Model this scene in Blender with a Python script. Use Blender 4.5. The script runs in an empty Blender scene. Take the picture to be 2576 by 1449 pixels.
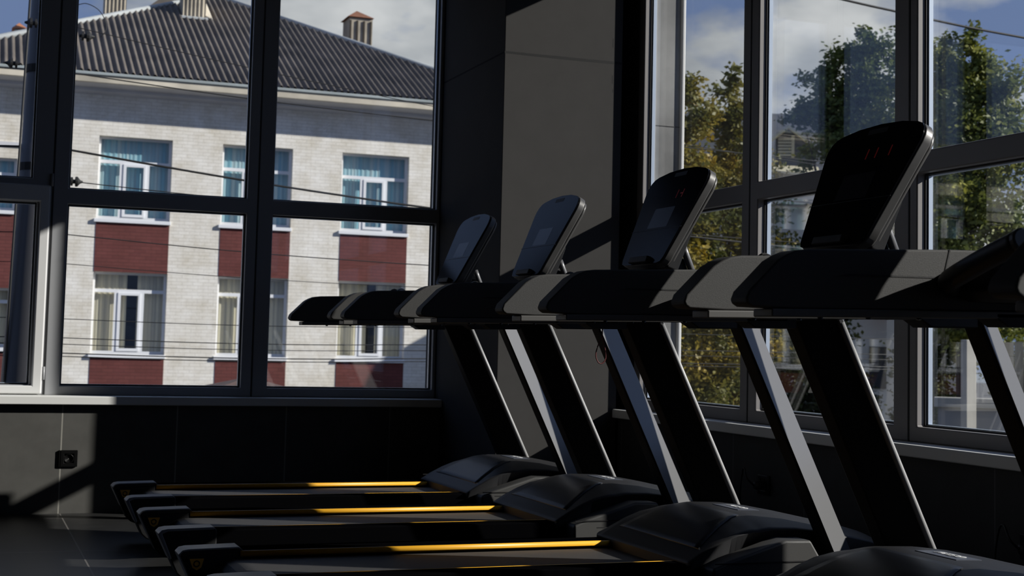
import bpy, bmesh, math, random
from mathutils import Vector, Matrix

# ------------------------------------------------------------------ camera, world, sun, exposure
SC = bpy.context.scene
COL = SC.collection
SC.view_settings.view_transform = 'Standard'
SC.view_settings.look = 'None'
SC.view_settings.gamma = 1.0
SC.view_settings.use_curve_mapping = False
SC.view_settings.exposure = 0.0

CAM_H = 0.948
yaw, pitch, roll, FPX, CY = 0.361085698, 0.0747815769, -0.0238290357, 3652.63, 592.614
fwd = Vector((math.sin(yaw)*math.cos(pitch), math.cos(yaw)*math.cos(pitch), math.sin(pitch)))
right = Vector((math.cos(yaw), -math.sin(yaw), 0.0))
down = fwd.cross(right)
r2 = right*math.cos(roll) + down*math.sin(roll)
d2 = -right*math.sin(roll) + down*math.cos(roll)
cam_data = bpy.data.cameras.new('camera')
cam = bpy.data.objects.new('camera', cam_data)
COL.objects.link(cam)
rot = Matrix((r2, -d2, -fwd)).transposed()
cam.matrix_world = Matrix.Translation((0, 0, CAM_H)) @ rot.to_4x4()
cam_data.sensor_width = 36.0
cam_data.lens = FPX*36.0/2576.0
cam_data.shift_y = -(724.5-CY)/2576.0
cam_data.clip_start = 0.05
cam_data.clip_end = 500
cam_data.dof.use_dof = True
cam_data.dof.focus_distance = 4.6
cam_data.dof.aperture_fstop = 8.0
SC.camera = cam

SUN_DIR = Vector((-2.06, 1.0, -1.10)).normalized()
sun_data = bpy.data.lights.new('sun', 'SUN')
sun_data.energy = 6.2
sun_data.color = (1.0, 0.957, 0.895)
sun_data.angle = math.radians(0.55)
sun = bpy.data.objects.new('sun', sun_data)
COL.objects.link(sun)
sun.rotation_euler = SUN_DIR.to_track_quat('-Z', 'Y').to_euler()
sun.location = (20, -10, 15)

world = bpy.data.worlds.new('sky')
SC.world = world
world.use_nodes = True
WN, WL = world.node_tree.nodes, world.node_tree.links
WN.clear()
w_out = WN.new('ShaderNodeOutputWorld')
w_bg = WN.new('ShaderNodeBackground')
w_tc = WN.new('ShaderNodeTexCoord')
w_map = WN.new('ShaderNodeMapping')
w_map.inputs['Scale'].default_value = (2.6, 2.6, 5.2)
w_map.inputs['Location'].default_value = (0.35, 0.2, 0.55)
w_n1 = WN.new('ShaderNodeTexNoise')
w_n1.inputs['Scale'].default_value = 2.7
w_n1.inputs['Detail'].default_value = 6.0
w_n1.inputs['Roughness'].default_value = 0.5
w_r1 = WN.new('ShaderNodeValToRGB')
w_r1.color_ramp.elements[0].position = 0.46
w_r1.color_ramp.elements[1].position = 0.56
w_n2 = WN.new('ShaderNodeTexNoise')
w_n2.inputs['Scale'].default_value = 3.4
w_n2.inputs['Detail'].default_value = 4.0
w_r2 = WN.new('ShaderNodeValToRGB')
w_r2.color_ramp.elements[0].position = 0.36
w_r2.color_ramp.elements[0].color = (0.30, 0.33, 0.37, 1)
w_r2.color_ramp.elements[1].position = 0.62
w_r2.color_ramp.elements[1].color = (0.70, 0.71, 0.72, 1)
w_mix = WN.new('ShaderNodeMix')
w_mix.data_type = 'RGBA'
w_mix.inputs[6].default_value = (0.165, 0.235, 0.42, 1)
WL.new(w_tc.outputs['Generated'], w_map.inputs['Vector'])
WL.new(w_map.outputs[0], w_n1.inputs['Vector'])
WL.new(w_map.outputs[0], w_n2.inputs['Vector'])
# heavier cloud towards the street corner, thinner elsewhere
w_dot = WN.new('ShaderNodeVectorMath'); w_dot.operation = 'DOT_PRODUCT'
w_dot.inputs[1].default_value = (.44, .86, .25)
WL.new(w_tc.outputs['Generated'], w_dot.inputs[0])
w_m1 = WN.new('ShaderNodeMath'); w_m1.operation = 'MULTIPLY_ADD'
w_m1.inputs[1].default_value = 1.1; w_m1.inputs[2].default_value = -1.065
WL.new(w_dot.outputs['Value'], w_m1.inputs[0])
w_m2 = WN.new('ShaderNodeMath'); w_m2.operation = 'MAXIMUM'; w_m2.inputs[1].default_value = -.20
WL.new(w_m1.outputs[0], w_m2.inputs[0])
w_m3 = WN.new('ShaderNodeMath'); w_m3.operation = 'ADD'
WL.new(w_n1.outputs['Fac'], w_m3.inputs[0]); WL.new(w_m2.outputs[0], w_m3.inputs[1])
WL.new(w_m3.outputs[0], w_r1.inputs[0])
WL.new(w_n2.outputs['Fac'], w_r2.inputs[0])
WL.new(w_r1.outputs[0], w_mix.inputs[0])
WL.new(w_r2.outputs[0], w_mix.inputs[7])
WL.new(w_mix.outputs[2], w_bg.inputs['Color'])
WL.new(w_bg.outputs[0], w_out.inputs['Surface'])
w_bg.inputs['Strength'].default_value = 1.0

try:
    SC.cycles.use_denoising = True
    SC.cycles.max_bounces = 10
    SC.cycles.transparent_max_bounces = 24
    SC.cycles.caustics_reflective = False
    SC.cycles.caustics_refractive = False
except Exception:
    pass

# ------------------------------------------------------------------ materials
def new_mat(name):
    m = bpy.data.materials.new(name)
    m.use_nodes = True
    return m, m.node_tree.nodes, m.node_tree.links, m.node_tree.nodes['Principled BSDF']

def mat(name, color, rough=0.5, metal=0.0, vary=0.0, scale=8.0, bump=0.0, bscale=200.0, spec=0.5):
    m, N, L, B = new_mat(name)
    B.inputs['Base Color'].default_value = (*color, 1)
    B.inputs['Roughness'].default_value = rough
    B.inputs['Metallic'].default_value = metal
    B.inputs['Specular IOR Level'].default_value = spec
    tc = N.new('ShaderNodeTexCoord')
    if vary:
        n = N.new('ShaderNodeTexNoise'); n.inputs['Scale'].default_value = scale; n.inputs['Detail'].default_value = 5
        r = N.new('ShaderNodeValToRGB')
        r.color_ramp.elements[0].position = 0.3; r.color_ramp.elements[1].position = 0.7
        r.color_ramp.elements[0].color = tuple(c*(1-vary) for c in color)+(1,)
        r.color_ramp.elements[1].color = tuple(min(1, c*(1+vary)) for c in color)+(1,)
        L.new(tc.outputs['Object'], n.inputs['Vector']); L.new(n.outputs['Fac'], r.inputs[0]); L.new(r.outputs[0], B.inputs['Base Color'])
    if bump:
        n = N.new('ShaderNodeTexNoise'); n.inputs['Scale'].default_value = bscale; n.inputs['Detail'].default_value = 3
        b = N.new('ShaderNodeBump'); b.inputs['Strength'].default_value = bump; b.inputs['Distance'].default_value = 0.002
        L.new(tc.outputs['Object'], n.inputs['Vector']); L.new(n.outputs['Fac'], b.inputs['Height']); L.new(b.outputs[0], B.inputs['Normal'])
    return m

def math_node(N, L, op, a, b=None, c=None):
    n = N.new('ShaderNodeMath'); n.operation = op
    for i, v in enumerate((a, b, c)):
        if v is None: continue
        if isinstance(v, (int, float)): n.inputs[i].default_value = v
        else: L.new(v, n.inputs[i])
    return n.outputs[0]

def tile_mat(name, color, joint, lines, rough, vary=0.12, bump=0.1):
    """lines: list of (axis, period, offset, halfwidth) joints in object space (= world space here)"""
    m, N, L, B = new_mat(name)
    tc = N.new('ShaderNodeTexCoord')
    sep = N.new('ShaderNodeSeparateXYZ'); L.new(tc.outputs['Object'], sep.inputs[0])
    B.inputs['Specular IOR Level'].default_value = .2 if rough > .5 else .25
    total = None
    for ax, per, off, hw in lines:
        v = sep.outputs['XYZ'.index(ax)]
        s = math_node(N, L, 'SUBTRACT', v, off)
        s = math_node(N, L, 'PINGPONG', s, per/2)
        k = math_node(N, L, 'LESS_THAN', s, hw)
        total = k if total is None else math_node(N, L, 'MAXIMUM', total, k)
    n = N.new('ShaderNodeTexNoise'); n.inputs['Scale'].default_value = 7; n.inputs['Detail'].default_value = 8; n.inputs['Roughness'].default_value = .65
    L.new(tc.outputs['Object'], n.inputs['Vector'])
    r = N.new('ShaderNodeValToRGB')
    r.color_ramp.elements[0].position = .3; r.color_ramp.elements[1].position = .7
    r.color_ramp.elements[0].color = tuple(c*(1-vary) for c in color)+(1,)
    r.color_ramp.elements[1].color = tuple(c*(1+vary) for c in color)+(1,)
    L.new(n.outputs['Fac'], r.inputs[0])
    mx = N.new('ShaderNodeMix'); mx.data_type = 'RGBA'
    mx.inputs[7].default_value = (*joint, 1)
    L.new(total, mx.inputs[0]); L.new(r.outputs[0], mx.inputs[6])
    L.new(mx.outputs[2], B.inputs['Base Color'])
    B.inputs['Roughness'].default_value = rough
    b = N.new('ShaderNodeBump'); b.inputs['Strength'].default_value = bump; b.inputs['Distance'].default_value = .001
    L.new(n.outputs['Fac'], b.inputs['Height']); L.new(b.outputs[0], B.inputs['Normal'])
    return m

def brick_mat(name, c1, c2, mortar, rough=.85):
    m, N, L, B = new_mat(name)
    tc = N.new('ShaderNodeTexCoord')
    sep = N.new('ShaderNodeSeparateXYZ'); L.new(tc.outputs['Object'], sep.inputs[0])
    cmb = N.new('ShaderNodeCombineXYZ'); L.new(sep.outputs[0], cmb.inputs[0]); L.new(sep.outputs[2], cmb.inputs[1])
    br = N.new('ShaderNodeTexBrick')
    br.inputs['Scale'].default_value = 1.0
    br.inputs['Brick Width'].default_value = .25; br.inputs['Row Height'].default_value = .080
    br.inputs['Mortar Size'].default_value = .006; br.inputs['Mortar Smooth'].default_value = .3; br.inputs['Bias'].default_value = 0
    br.inputs['Color1'].default_value = (*c1, 1); br.inputs['Color2'].default_value = (*c2, 1); br.inputs['Mortar'].default_value = (*mortar, 1)
    L.new(cmb.outputs[0], br.inputs['Vector'])
    n = N.new('ShaderNodeTexNoise'); n.inputs['Scale'].default_value = 1.3; n.inputs['Detail'].default_value = 9; n.inputs['Roughness'].default_value = .7
    L.new(tc.outputs['Object'], n.inputs['Vector'])
    r = N.new('ShaderNodeValToRGB'); r.color_ramp.elements[0].position = .3; r.color_ramp.elements[1].position = .62
    r.color_ramp.elements[0].color = (.72, .68, .60, 1); r.color_ramp.elements[1].color = (1, 1, 1, 1)
    L.new(n.outputs['Fac'], r.inputs[0])
    mx = N.new('ShaderNodeMix'); mx.data_type = 'RGBA'; mx.blend_type = 'MULTIPLY'; mx.inputs[0].default_value = 1
    L.new(br.outputs['Color'], mx.inputs[6]); L.new(r.outputs[0], mx.inputs[7]); L.new(mx.outputs[2], B.inputs['Base Color'])
    B.inputs['Roughness'].default_value = rough
    b = N.new('ShaderNodeBump'); b.inputs['Strength'].default_value = .6; b.inputs['Distance'].default_value = .01
    inv = math_node(N, L, 'SUBTRACT', 1.0, br.outputs['Fac'])
    L.new(inv, b.inputs['Height']); L.new(b.outputs[0], B.inputs['Normal'])
    return m

def glass_mat(name, k=1.6, tint=(.97, .98, .98)):
    """clear sheet glass: Schlick reflection over straight transmission, the same on both sides"""
    m, N, L, B = new_mat(name)
    N.remove(B)
    out = N['Material Output']
    lw = N.new('ShaderNodeLayerWeight'); lw.inputs['Blend'].default_value = .5
    p = math_node(N, L, 'POWER', lw.outputs['Facing'], 5.0)
    f = math_node(N, L, 'MULTIPLY_ADD', p, .96, .042)
    f = math_node(N, L, 'MULTIPLY', f, k)
    f = math_node(N, L, 'MINIMUM', f, 1.0)
    tr = N.new('ShaderNodeBsdfTransparent'); tr.inputs[0].default_value = (*tint, 1)
    gl = N.new('ShaderNodeBsdfGlossy'); gl.inputs['Roughness'].default_value = .0
    mx = N.new('ShaderNodeMixShader')
    L.new(f, mx.inputs[0]); L.new(tr.outputs[0], mx.inputs[1]); L.new(gl.outputs[0], mx.inputs[2]); L.new(mx.outputs[0], out.inputs['Surface'])
    return m

def stripe_mat(name, ca, cb, scale, rough=.9, trans=.0):
    m, N, L, B = new_mat(name)
    tc = N.new('ShaderNodeTexCoord')
    w = N.new('ShaderNodeTexNoise'); w.noise_dimensions = '1D'; w.inputs['Scale'].default_value = scale; w.inputs['Detail'].default_value = 2
    sep = N.new('ShaderNodeSeparateXYZ'); L.new(tc.outputs['Object'], sep.inputs[0]); L.new(sep.outputs[0], w.inputs['W'])
    r = N.new('ShaderNodeValToRGB'); r.color_ramp.elements[0].position = .38; r.color_ramp.elements[1].position = .62
    r.color_ramp.elements[0].color = (*ca, 1); r.color_ramp.elements[1].color = (*cb, 1)
    L.new(w.outputs['Fac'], r.inputs[0]); L.new(r.outputs[0], B.inputs['Base Color'])
    B.inputs['Roughness'].default_value = rough
    return m

def emit_mat(name, color, strength):
    m, N, L, B = new_mat(name)
    B.inputs['Base Color'].default_value = (.02, 0, 0, 1)
    B.inputs['Emission Color'].default_value = (*color, 1)
    B.inputs['Emission Strength'].default_value = strength
    return m

def leaf_mat(name, cols, scale):
    m, N, L, B = new_mat(name)
    out = N['Material Output']
    tc = N.new('ShaderNodeTexCoord')
    n = N.new('ShaderNodeTexNoise'); n.inputs['Scale'].default_value = scale; n.inputs['Detail'].default_value = 3
    L.new(tc.outputs['Object'], n.inputs['Vector'])
    r = N.new('ShaderNodeValToRGB')
    e = r.color_ramp.elements
    e[0].position = .3; e[0].color = (*cols[0], 1)
    e[1].position = .72; e[1].color = (*cols[-1], 1)
    for i, c in enumerate(cols[1:-1]):
        q = e.new(.3+.42*(i+1)/(len(cols)-1)); q.color = (*c, 1)
    L.new(n.outputs['Fac'], r.inputs[0])
    L.new(r.outputs[0], B.inputs['Base Color'])
    B.inputs['Roughness'].default_value = .55
    t = N.new('ShaderNodeBsdfTranslucent'); L.new(r.outputs[0], t.inputs[0])
    mx = N.new('ShaderNodeMixShader'); mx.inputs[0].default_value = .3
    L.new(B.outputs[0], mx.inputs[1]); L.new(t.outputs[0], mx.inputs[2]); L.new(mx.outputs[0], out.inputs['Surface'])
    return m

M = {}
M['tile'] = tile_mat('dark_wall_tile', (.094, .092, .086), (.30, .29, .26), [('X', .6, .532, .0035)], .55)
M['tile_right'] = tile_mat('right_wall_tile', (.055, .055, .055), (.12, .12, .12), [('Y', .6, 7.1, .003)], .6)
M['floor'] = tile_mat('floor_tile', (.026, .026, .026), (.16, .15, .14), [('X', .6, .541, .0035), ('Y', 1.2, 7.9, .003)], .36, .2)
M['column'] = tile_mat('grey_column_cladding', (.053, .051, .0495), (.006, .006, .006), [('Z', 2.4, 2.496, .005)], .9, .05)
M['ceiling'] = mat('ceiling_paint', (.22, .22, .22), .8)
M['room'] = mat('grey_room_paint', (.20, .20, .20), .8)
M['frame'] = mat('window_frame_grey', (.34, .345, .36), .45)
M['sash'] = mat('white_sash', (.74, .74, .74), .4)
M['frame_b'] = mat('window_frame_brown_grey', (.27, .255, .25), .45)
M['sill'] = mat('white_sill', (.80, .80, .78), .4)
M['seal'] = mat('aluminium_spacer', (.58, .67, .80), .35, .3)
M['gasket'] = mat('rubber_gasket', (.015, .015, .016), .6)
M['glass'] = glass_mat('window_glass')
M['ext_glass'] = glass_mat('far_window_glass', 1.0)
M['stone'] = mat('weathered_pier_stone', (.25, .25, .245), .8, vary=.4, scale=3.0)
M['white_trim'] = mat('white_metal_trim', (.85, .85, .83), .35)
M['outer_wall'] = mat('outer_wall', (.35, .34, .32), .8)
M['black_plastic'] = mat('black_plastic', (.010, .010, .011), .55, bump=.25, bscale=700, spec=.3)
M['arm_plastic'] = mat('charcoal_textured_plastic', (.052, .051, .050), .62, bump=.35, bscale=900, spec=.3)
M['arm_under'] = mat('grey_under_plate', (.09, .087, .084), .5)
M['hood_plastic'] = mat('hood_plastic', (.022, .022, .024), .5, bump=.15, bscale=900, spec=.35)
M['hood_gloss'] = mat('hood_gloss_panel', (.007, .008, .011), .38, spec=.4)
M['silver'] = mat('silver_paint', (.165, .165, .17), .40, .35, bump=.05, bscale=600)
M['bright_edge'] = mat('polished_edge', (.34, .34, .34), .5, .1)
M['black_metal'] = mat('black_powder_coat', (.008, .008, .008), .6, spec=.25)
M['side_grey'] = mat('side_cover_grey', (.056, .055, .053), .5, bump=.2, bscale=900)
M['cap'] = mat('end_cap_lit_grey', (.27, .27, .285), .35)  # sky-lit tone of the cap tops, held in the colour
M['belt'] = mat('running_belt', (.050, .048, .047), .62, bump=.3, bscale=1200)
M['rail'] = mat('side_rail', (.0025, .0025, .003), .6, spec=.0)
M['skirt'] = mat('deck_skirt', (.0025, .0025, .003), .8, spec=.0)
M['yellow'] = mat('yellow_strip', (.88, .44, .025), .4)
M['orange'] = mat('dull_orange_emblem', (.85, .40, .03), .5)
M['screen'] = mat('black_console_glass', (.003, .003, .004), .14, spec=.05)
M['inlay'] = mat('console_inlay', (.012, .013, .016), .25, spec=.2)
M['bezel'] = mat('console_shell', (.10, .097, .094), .38, .3)
M['red_led'] = emit_mat('red_led', (1, .03, .02), .022)
M['label'] = mat('label_dark_blue', (.10, .11, .14), .35)
M['logo'] = mat('logo_white', (.85, .85, .85), .4)
M['rubber'] = mat('rubber_grip', (.012, .012, .014), .5)
M['bolt'] = mat('black_bolt', (.01, .012, .012), .2, .4)
M['red_cord'] = mat('red_cord', (.11, .010, .010), .6)
M['socket'] = mat('black_socket', (.006, .006, .006), .25)
M['chrome'] = mat('chrome_pin', (.7, .7, .7), .2, 1.0)
M['brick'] = brick_mat('white_painted_brick', (.95, .92, .86), (.88, .845, .78), (.74, .71, .65))
M['red_brick'] = brick_mat('dark_red_painted_brick', (.165, .045, .04), (.14, .036, .033), (.10, .028, .025))
M['render'] = mat('white_render', (.66, .66, .68), .85, vary=.08, scale=1.0)
M['roof'] = mat('asbestos_roof', (.135, .116, .100), .9, vary=.28, scale=1.2)
M['gutter'] = mat('grey_blue_gutter', (.36, .40, .40), .5, vary=.15, scale=1)
M['fascia'] = mat('stained_cream_fascia', (.62, .56, .45), .7, vary=.35, scale=.9)
M['ridge'] = mat('ridge_cap', (.40, .42, .42), .6, vary=.1, scale=2)
M['rust'] = mat('rusty_cap', (.22, .095, .05), .8, vary=.3, scale=3)
M['rust_tile'] = mat('brown_tile_roof', (.13, .085, .07), .85, vary=.3, scale=6)
M['orange_roof'] = mat('orange_cap', (.50, .20, .09), .8)
M['chimney'] = mat('chimney_sheet', (.42, .37, .29), .8, vary=.3, scale=1.6)
M['upvc'] = mat('white_upvc', (.85, .86, .88), .35)
M['teal_curtain'] = stripe_mat('teal_curtain', (.26, .52, .62), (.50, .64, .66), 7)
M['beige_curtain'] = stripe_mat('beige_curtain', (.58, .53, .41), (.84, .76, .55), 9)
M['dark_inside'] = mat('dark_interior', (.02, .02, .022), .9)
M['asphalt'] = mat('asphalt', (.10, .10, .10), .9, vary=.2, scale=.6)
M['pole'] = mat('grey_steel_pole', (.085, .085, .095), .5, .2)
M['wire'] = mat('black_cable', (.012, .012, .012), .6)
M['concrete'] = mat('pale_concrete', (.45, .43, .38), .9, vary=.2, scale=2)
M['bark'] = mat('bark', (.05, .04, .03), .9)
M['house_wall'] = mat('pale_house_wall', (.60, .57, .50), .9, vary=.12, scale=1)
M['house_roof'] = mat('grey_slate_roof', (.085, .09, .10), .8, vary=.2, scale=2)
M['red_roof'] = mat('dull_red_roof', (.26, .08, .07), .8)
M['gable'] = mat('cream_gable', (.55, .50, .34), .8)
M['fence'] = stripe_mat('weathered_board_fence', (.34, .28, .18), (.46, .39, .27), 7)
M['leaf_yellow'] = leaf_mat('yellowing_leaves', [(.07, .085, .02), (.13, .135, .025), (.32, .25, .035), (.48, .33, .035)], 1.1)
M['leaf_green'] = leaf_mat('green_leaves', [(.06, .090, .025), (.12, .16, .035), (.24, .26, .045)], 1.4)
M['leaf_mixed'] = leaf_mat('mixed_leaves', [(.07, .095, .025), (.17, .20, .04), (.36, .35, .06)], 1.6)
M['leaf_dark'] = leaf_mat('dark_leaves', [(.04, .056, .018), (.085, .105, .026), (.19, .19, .04)], 1.2)

# ------------------------------------------------------------------ helpers
def link_mesh(name, bm, m, parent=None, smooth=False, bevel=0.0, segs=2, auto=True):
    bmesh.ops.recalc_face_normals(bm, faces=bm.faces[:])
    me = bpy.data.meshes.new(name)
    bm.to_mesh(me); bm.free()
    ob = bpy.data.objects.new(name, me)
    COL.objects.link(ob)
    if m: me.materials.append(m)
    if smooth:
        for p in me.polygons: p.use_smooth = True
    if bevel:
        b = ob.modifiers.new('bevel', 'BEVEL'); b.width = bevel; b.segments = segs; b.limit_method = 'ANGLE'; b.angle_limit = math.radians(35)
        for p in me.polygons: p.use_smooth = True
        b.harden_normals = True
    if parent: ob.parent = parent
    return ob

def tag(o, label, cat, group=None):
    o['label'] = label; o['category'] = cat
    if group: o['group'] = group
    return o

def struct(o, kind='structure'):
    o['kind'] = kind
    return o

def empty(name, loc=(0, 0, 0)):
    o = bpy.data.objects.new(name, None)
    o.location = loc
    COL.objects.link(o)
    return o

def add_box(bm, a, b):
    x0, y0, z0 = a; x1, y1, z1 = b
    v = [bm.verts.new(p) for p in ((x0, y0, z0), (x1, y0, z0), (x1, y1, z0), (x0, y1, z0), (x0, y0, z1), (x1, y0, z1), (x1, y1, z1), (x0, y1, z1))]
    for f in ((0, 1, 2, 3), (4, 5, 6, 7), (0, 1, 5, 4), (1, 2, 6, 5), (2, 3, 7, 6), (3, 0, 4, 7)):
        bm.faces.new([v[i] for i in f])

def box(name, a, b, m, parent=None, bevel=0.0):
    bm = bmesh.new(); add_box(bm, a, b)
    return link_mesh(name, bm, m, parent, bevel=bevel)

def add_prism(bm, pts, y0, y1):
    """polygon in XZ extruded along y"""
    a = [bm.verts.new((x, y0, z)) for x, z in pts]
    b = [bm.verts.new((x, y1, z)) for x, z in pts]
    bm.faces.new(a); bm.faces.new(b)
    n = len(pts)
    for i in range(n):
        bm.faces.new((a[i], a[(i+1) % n], b[(i+1) % n], b[i]))

def add_loft(bm, rings, caps=True):
    vs = [[bm.verts.new(p) for p in ring] for ring in rings]
    n = len(vs[0])
    for i in range(len(vs)-1):
        for j in range(n):
            bm.faces.new((vs[i][j], vs[i][(j+1) % n], vs[i+1][(j+1) % n], vs[i+1][j]))
    if caps:
        bm.faces.new(vs[0]); bm.faces.new(vs[-1])

def add_tube(bm, pts, rad, n=10, rads=None):
    pts = [Vector(p) for p in pts]
    rings = []
    up = Vector((0, 0, 1))
    for i, p in enumerate(pts):
        t = (pts[min(i+1, len(pts)-1)] - pts[max(i-1, 0)]).normalized()
        ref = up if abs(t.dot(up)) < .95 else Vector((1, 0, 0))
        a = t.cross(ref).normalized(); b = t.cross(a).normalized()
        r = rads[i] if rads else rad
        rings.append([p + a*(r*math.cos(2*math.pi*k/n)) + b*(r*math.sin(2*math.pi*k/n)) for k in range(n)])
    add_loft(bm, rings)

def smooth_path(pts, n=8):
    """Catmull-Rom through pts"""
    P = [Vector(p) for p in pts]
    P = [P[0]*2-P[1]] + P + [P[-1]*2-P[-2]]
    out = []
    for i in range(1, len(P)-2):
        for k in range(n):
            t = k/n
            a, b, c, d = P[i-1], P[i], P[i+1], P[i+2]
            out.append(.5*((2*b)+(-a+c)*t+(2*a-5*b+4*c-d)*t*t+(-a+3*b-3*c+d)*t**3))
    out.append(P[-2])
    return out

def slab(bm, us, zs, holes, d0, d1, P):
    """wall/frame slab in (u,z) with rectangular holes, thickness d0..d1, P maps (u,d,z)->xyz"""
    us = sorted(set(round(u, 5) for u in us)); zs = sorted(set(round(z, 5) for z in zs))
    solid = {}
    for i in range(len(us)-1):
        for j in range(len(zs)-1):
            cu, cz = (us[i]+us[i+1])/2, (zs[j]+zs[j+1])/2
            solid[i, j] = not any(h[0] < cu < h[1] and h[2] < cz < h[3] for h in holes)
    V = {}
    def v(i, j, d):
        k = (i, j, d)
        if k not in V: V[k] = bm.verts.new(P(us[i], d, zs[j]))
        return V[k]
    for (i, j), s in solid.items():
        if not s: continue
        bm.faces.new((v(i, j, d0), v(i+1, j, d0), v(i+1, j+1, d0), v(i, j+1, d0)))
        bm.faces.new((v(i, j, d1), v(i+1, j, d1), v(i+1, j+1, d1), v(i, j+1, d1)))
        for (di, dj, a, b) in ((-1, 0, (i, j), (i, j+1)), (1, 0, (i+1, j), (i+1, j+1)), (0, -1, (i, j), (i+1, j)), (0, 1, (i, j+1), (i+1, j+1))):
            if not solid.get((i+di, j+dj), False):
                bm.faces.new((v(*a, d0), v(*b, d0), v(*b, d1), v(*a, d1)))

def slab_holes(bm, u0, u1, z0, z1, holes, d0, d1, P):
    slab(bm, [u0, u1]+[h[0] for h in holes]+[h[1] for h in holes], [z0, z1]+[h[2] for h in holes]+[h[3] for h in holes], holes, d0, d1, P)

def copy_tree(o, parent=None):
    c = o.copy(); COL.objects.link(c)
    if parent:
        c.parent = parent
    for ch in list(o.children):
        copy_tree(ch, c)
    return c

# ------------------------------------------------------------------ room shell
YA, XB = 8.095, 3.42          # inner faces of the two window walls
SILL_Z, HEAD_Z, CEIL = .619, 3.30, 3.55
PA = lambda u, d, z: (u, YA+d, z)
PB = lambda u, d, z: (XB+d, u, z)

struct(box('floor', (-5.0, -3.2, -.12), (3.6, 8.4, 0), M['floor']))
struct(box('ceiling', (-5.0, -3.2, CEIL), (3.7, 8.4, CEIL+.15), M['ceiling']))
struct(box('wall_left', (-5.15, -3.2, 0), (-5.0, 8.4, CEIL), M['room']))
struct(box('wall_front', (-5.0, -3.35, 0), (3.6, -3.2, CEIL), M['room']))
bm = bmesh.new()
add_box(bm, (-5.0, YA, 0), (2.634, YA+.3, .572))
add_box(bm, (-5.0, YA, HEAD_Z), (2.634, YA+.3, CEIL))
struct(link_mesh('wall_back', bm, M['tile']))
bm = bmesh.new()
add_box(bm, (3.335, -3.2, 0), (3.65, 7.149, .57))
add_box(bm, (3.335, -3.2, HEAD_Z), (3.65, 7.149, CEIL))
struct(link_mesh('wall_right', bm, M['tile_right']))
# corner column and the strip of wall that returns to the right-hand window
bm = bmesh.new()
add_box(bm, (2.634, 7.149, 0), (3.322, 8.4, CEIL))
struct(link_mesh('wall_corner', bm, M['column'], bevel=.004))
bm = bmesh.new()
add_box(bm, (3.42, 7.146, 0), (3.47, 8.4, CEIL))
add_box(bm, (3.322, 7.6, 0), (3.42, 8.4, CEIL))
struct(link_mesh('wall_return', bm, M['tile_right']))
# outside corner pier, seen through the right-hand glass
pier = struct(box('wall_pier', (3.485, 7.10, -3.6), (3.66, 8.6, 4.5), M['stone']))
struct(box('trim_1', (3.652, 7.08, -3.6), (3.675, 7.12, 4.5), M['white_trim'], bevel=.008))
bm = bmesh.new()
for z in (.36, 1.78, 2.16):
    add_box(bm, (3.485, 7.098, z), (3.652, 7.1005, z+.004))
link_mesh('joint_line', bm, M['gasket'], pier)
# hairline cracks and scuffs on the column face
bm = bmesh.new()
rng = random.Random(3)
x = 2.634
while x < 3.32:
    w = rng.uniform(.02, .05)
    t = .002+.003*max(0, math.sin((x-2.634)*4.4))
    add_box(bm, (x, 7.1487, 2.492-t), (min(3.322, x+w), 7.1492, 2.500+rng.uniform(0, .003)))
    x += w
for (a, b, h) in ((3.262, 2.58, .05), (3.262, 2.38, .045), (3.266, 2.33, .02)):
    add_box(bm, (a, 7.1487, b), (a+.005, 7.1492, b+h))
link_mesh('crack', bm, M['black_metal'], bpy.data.objects['wall_corner'])

# ------------------------------------------------------------------ windows
def make_window(n, P, u0, u1, panes, m, tr=None, d=0.0, zb=SILL_Z, zt=HEAD_Z):
    root = struct(empty('window_%d' % n, P((u0+u1)/2, d, zb)))
    inv = Vector(P((u0+u1)/2, d, zb))
    PP = lambda u, dd, z: tuple(Vector(P(u, dd, z))-inv)
    bm = bmesh.new()
    slab_holes(bm, u0+.001, u1-.001, zb, zt, panes, d, d+.075, PP)
    link_mesh('window_frame', bm, m, root, bevel=.006)
    bm = bmesh.new()
    for (a, b, c, e) in panes:     # rubber gasket and metal spacer round the pane
        slab_holes(bm, a, b, c, e, [(a+.006, b-.006, c+.006, e-.006)], d+.036, d+.044, PP)
    link_mesh('gasket', bm, M['gasket'], root)
    bm = bmesh.new()
    for (a, b, c, e) in panes:
        slab_holes(bm, a, b, c, e, [(a+.010, b-.010, c+.010, e-.010)], d+.047, d+.066, PP)
    link_mesh('spacer', bm, M['seal'], root)
    bm = bmesh.new()
    for (a, b, c, e) in panes:
        k = [PP(a+.001, d+.0445, c+.001), PP(b-.001, d+.0685, e-.001)]
        lo = tuple(min(p, q) for p, q in zip(*k)); hi = tuple(max(p, q) for p, q in zip(*k))
        add_box(bm, lo, hi)
    link_mesh('pane', bm, M['glass'], root)
    return root

RD, RK = .10, 8.195/8.095      # the frames sit 10 cm behind the tiled face
kz = lambda z: CAM_H+(z-CAM_H)*RK
TA0, TA1 = kz(1.643), kz(1.726)
ZB = kz(.672)
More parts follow.
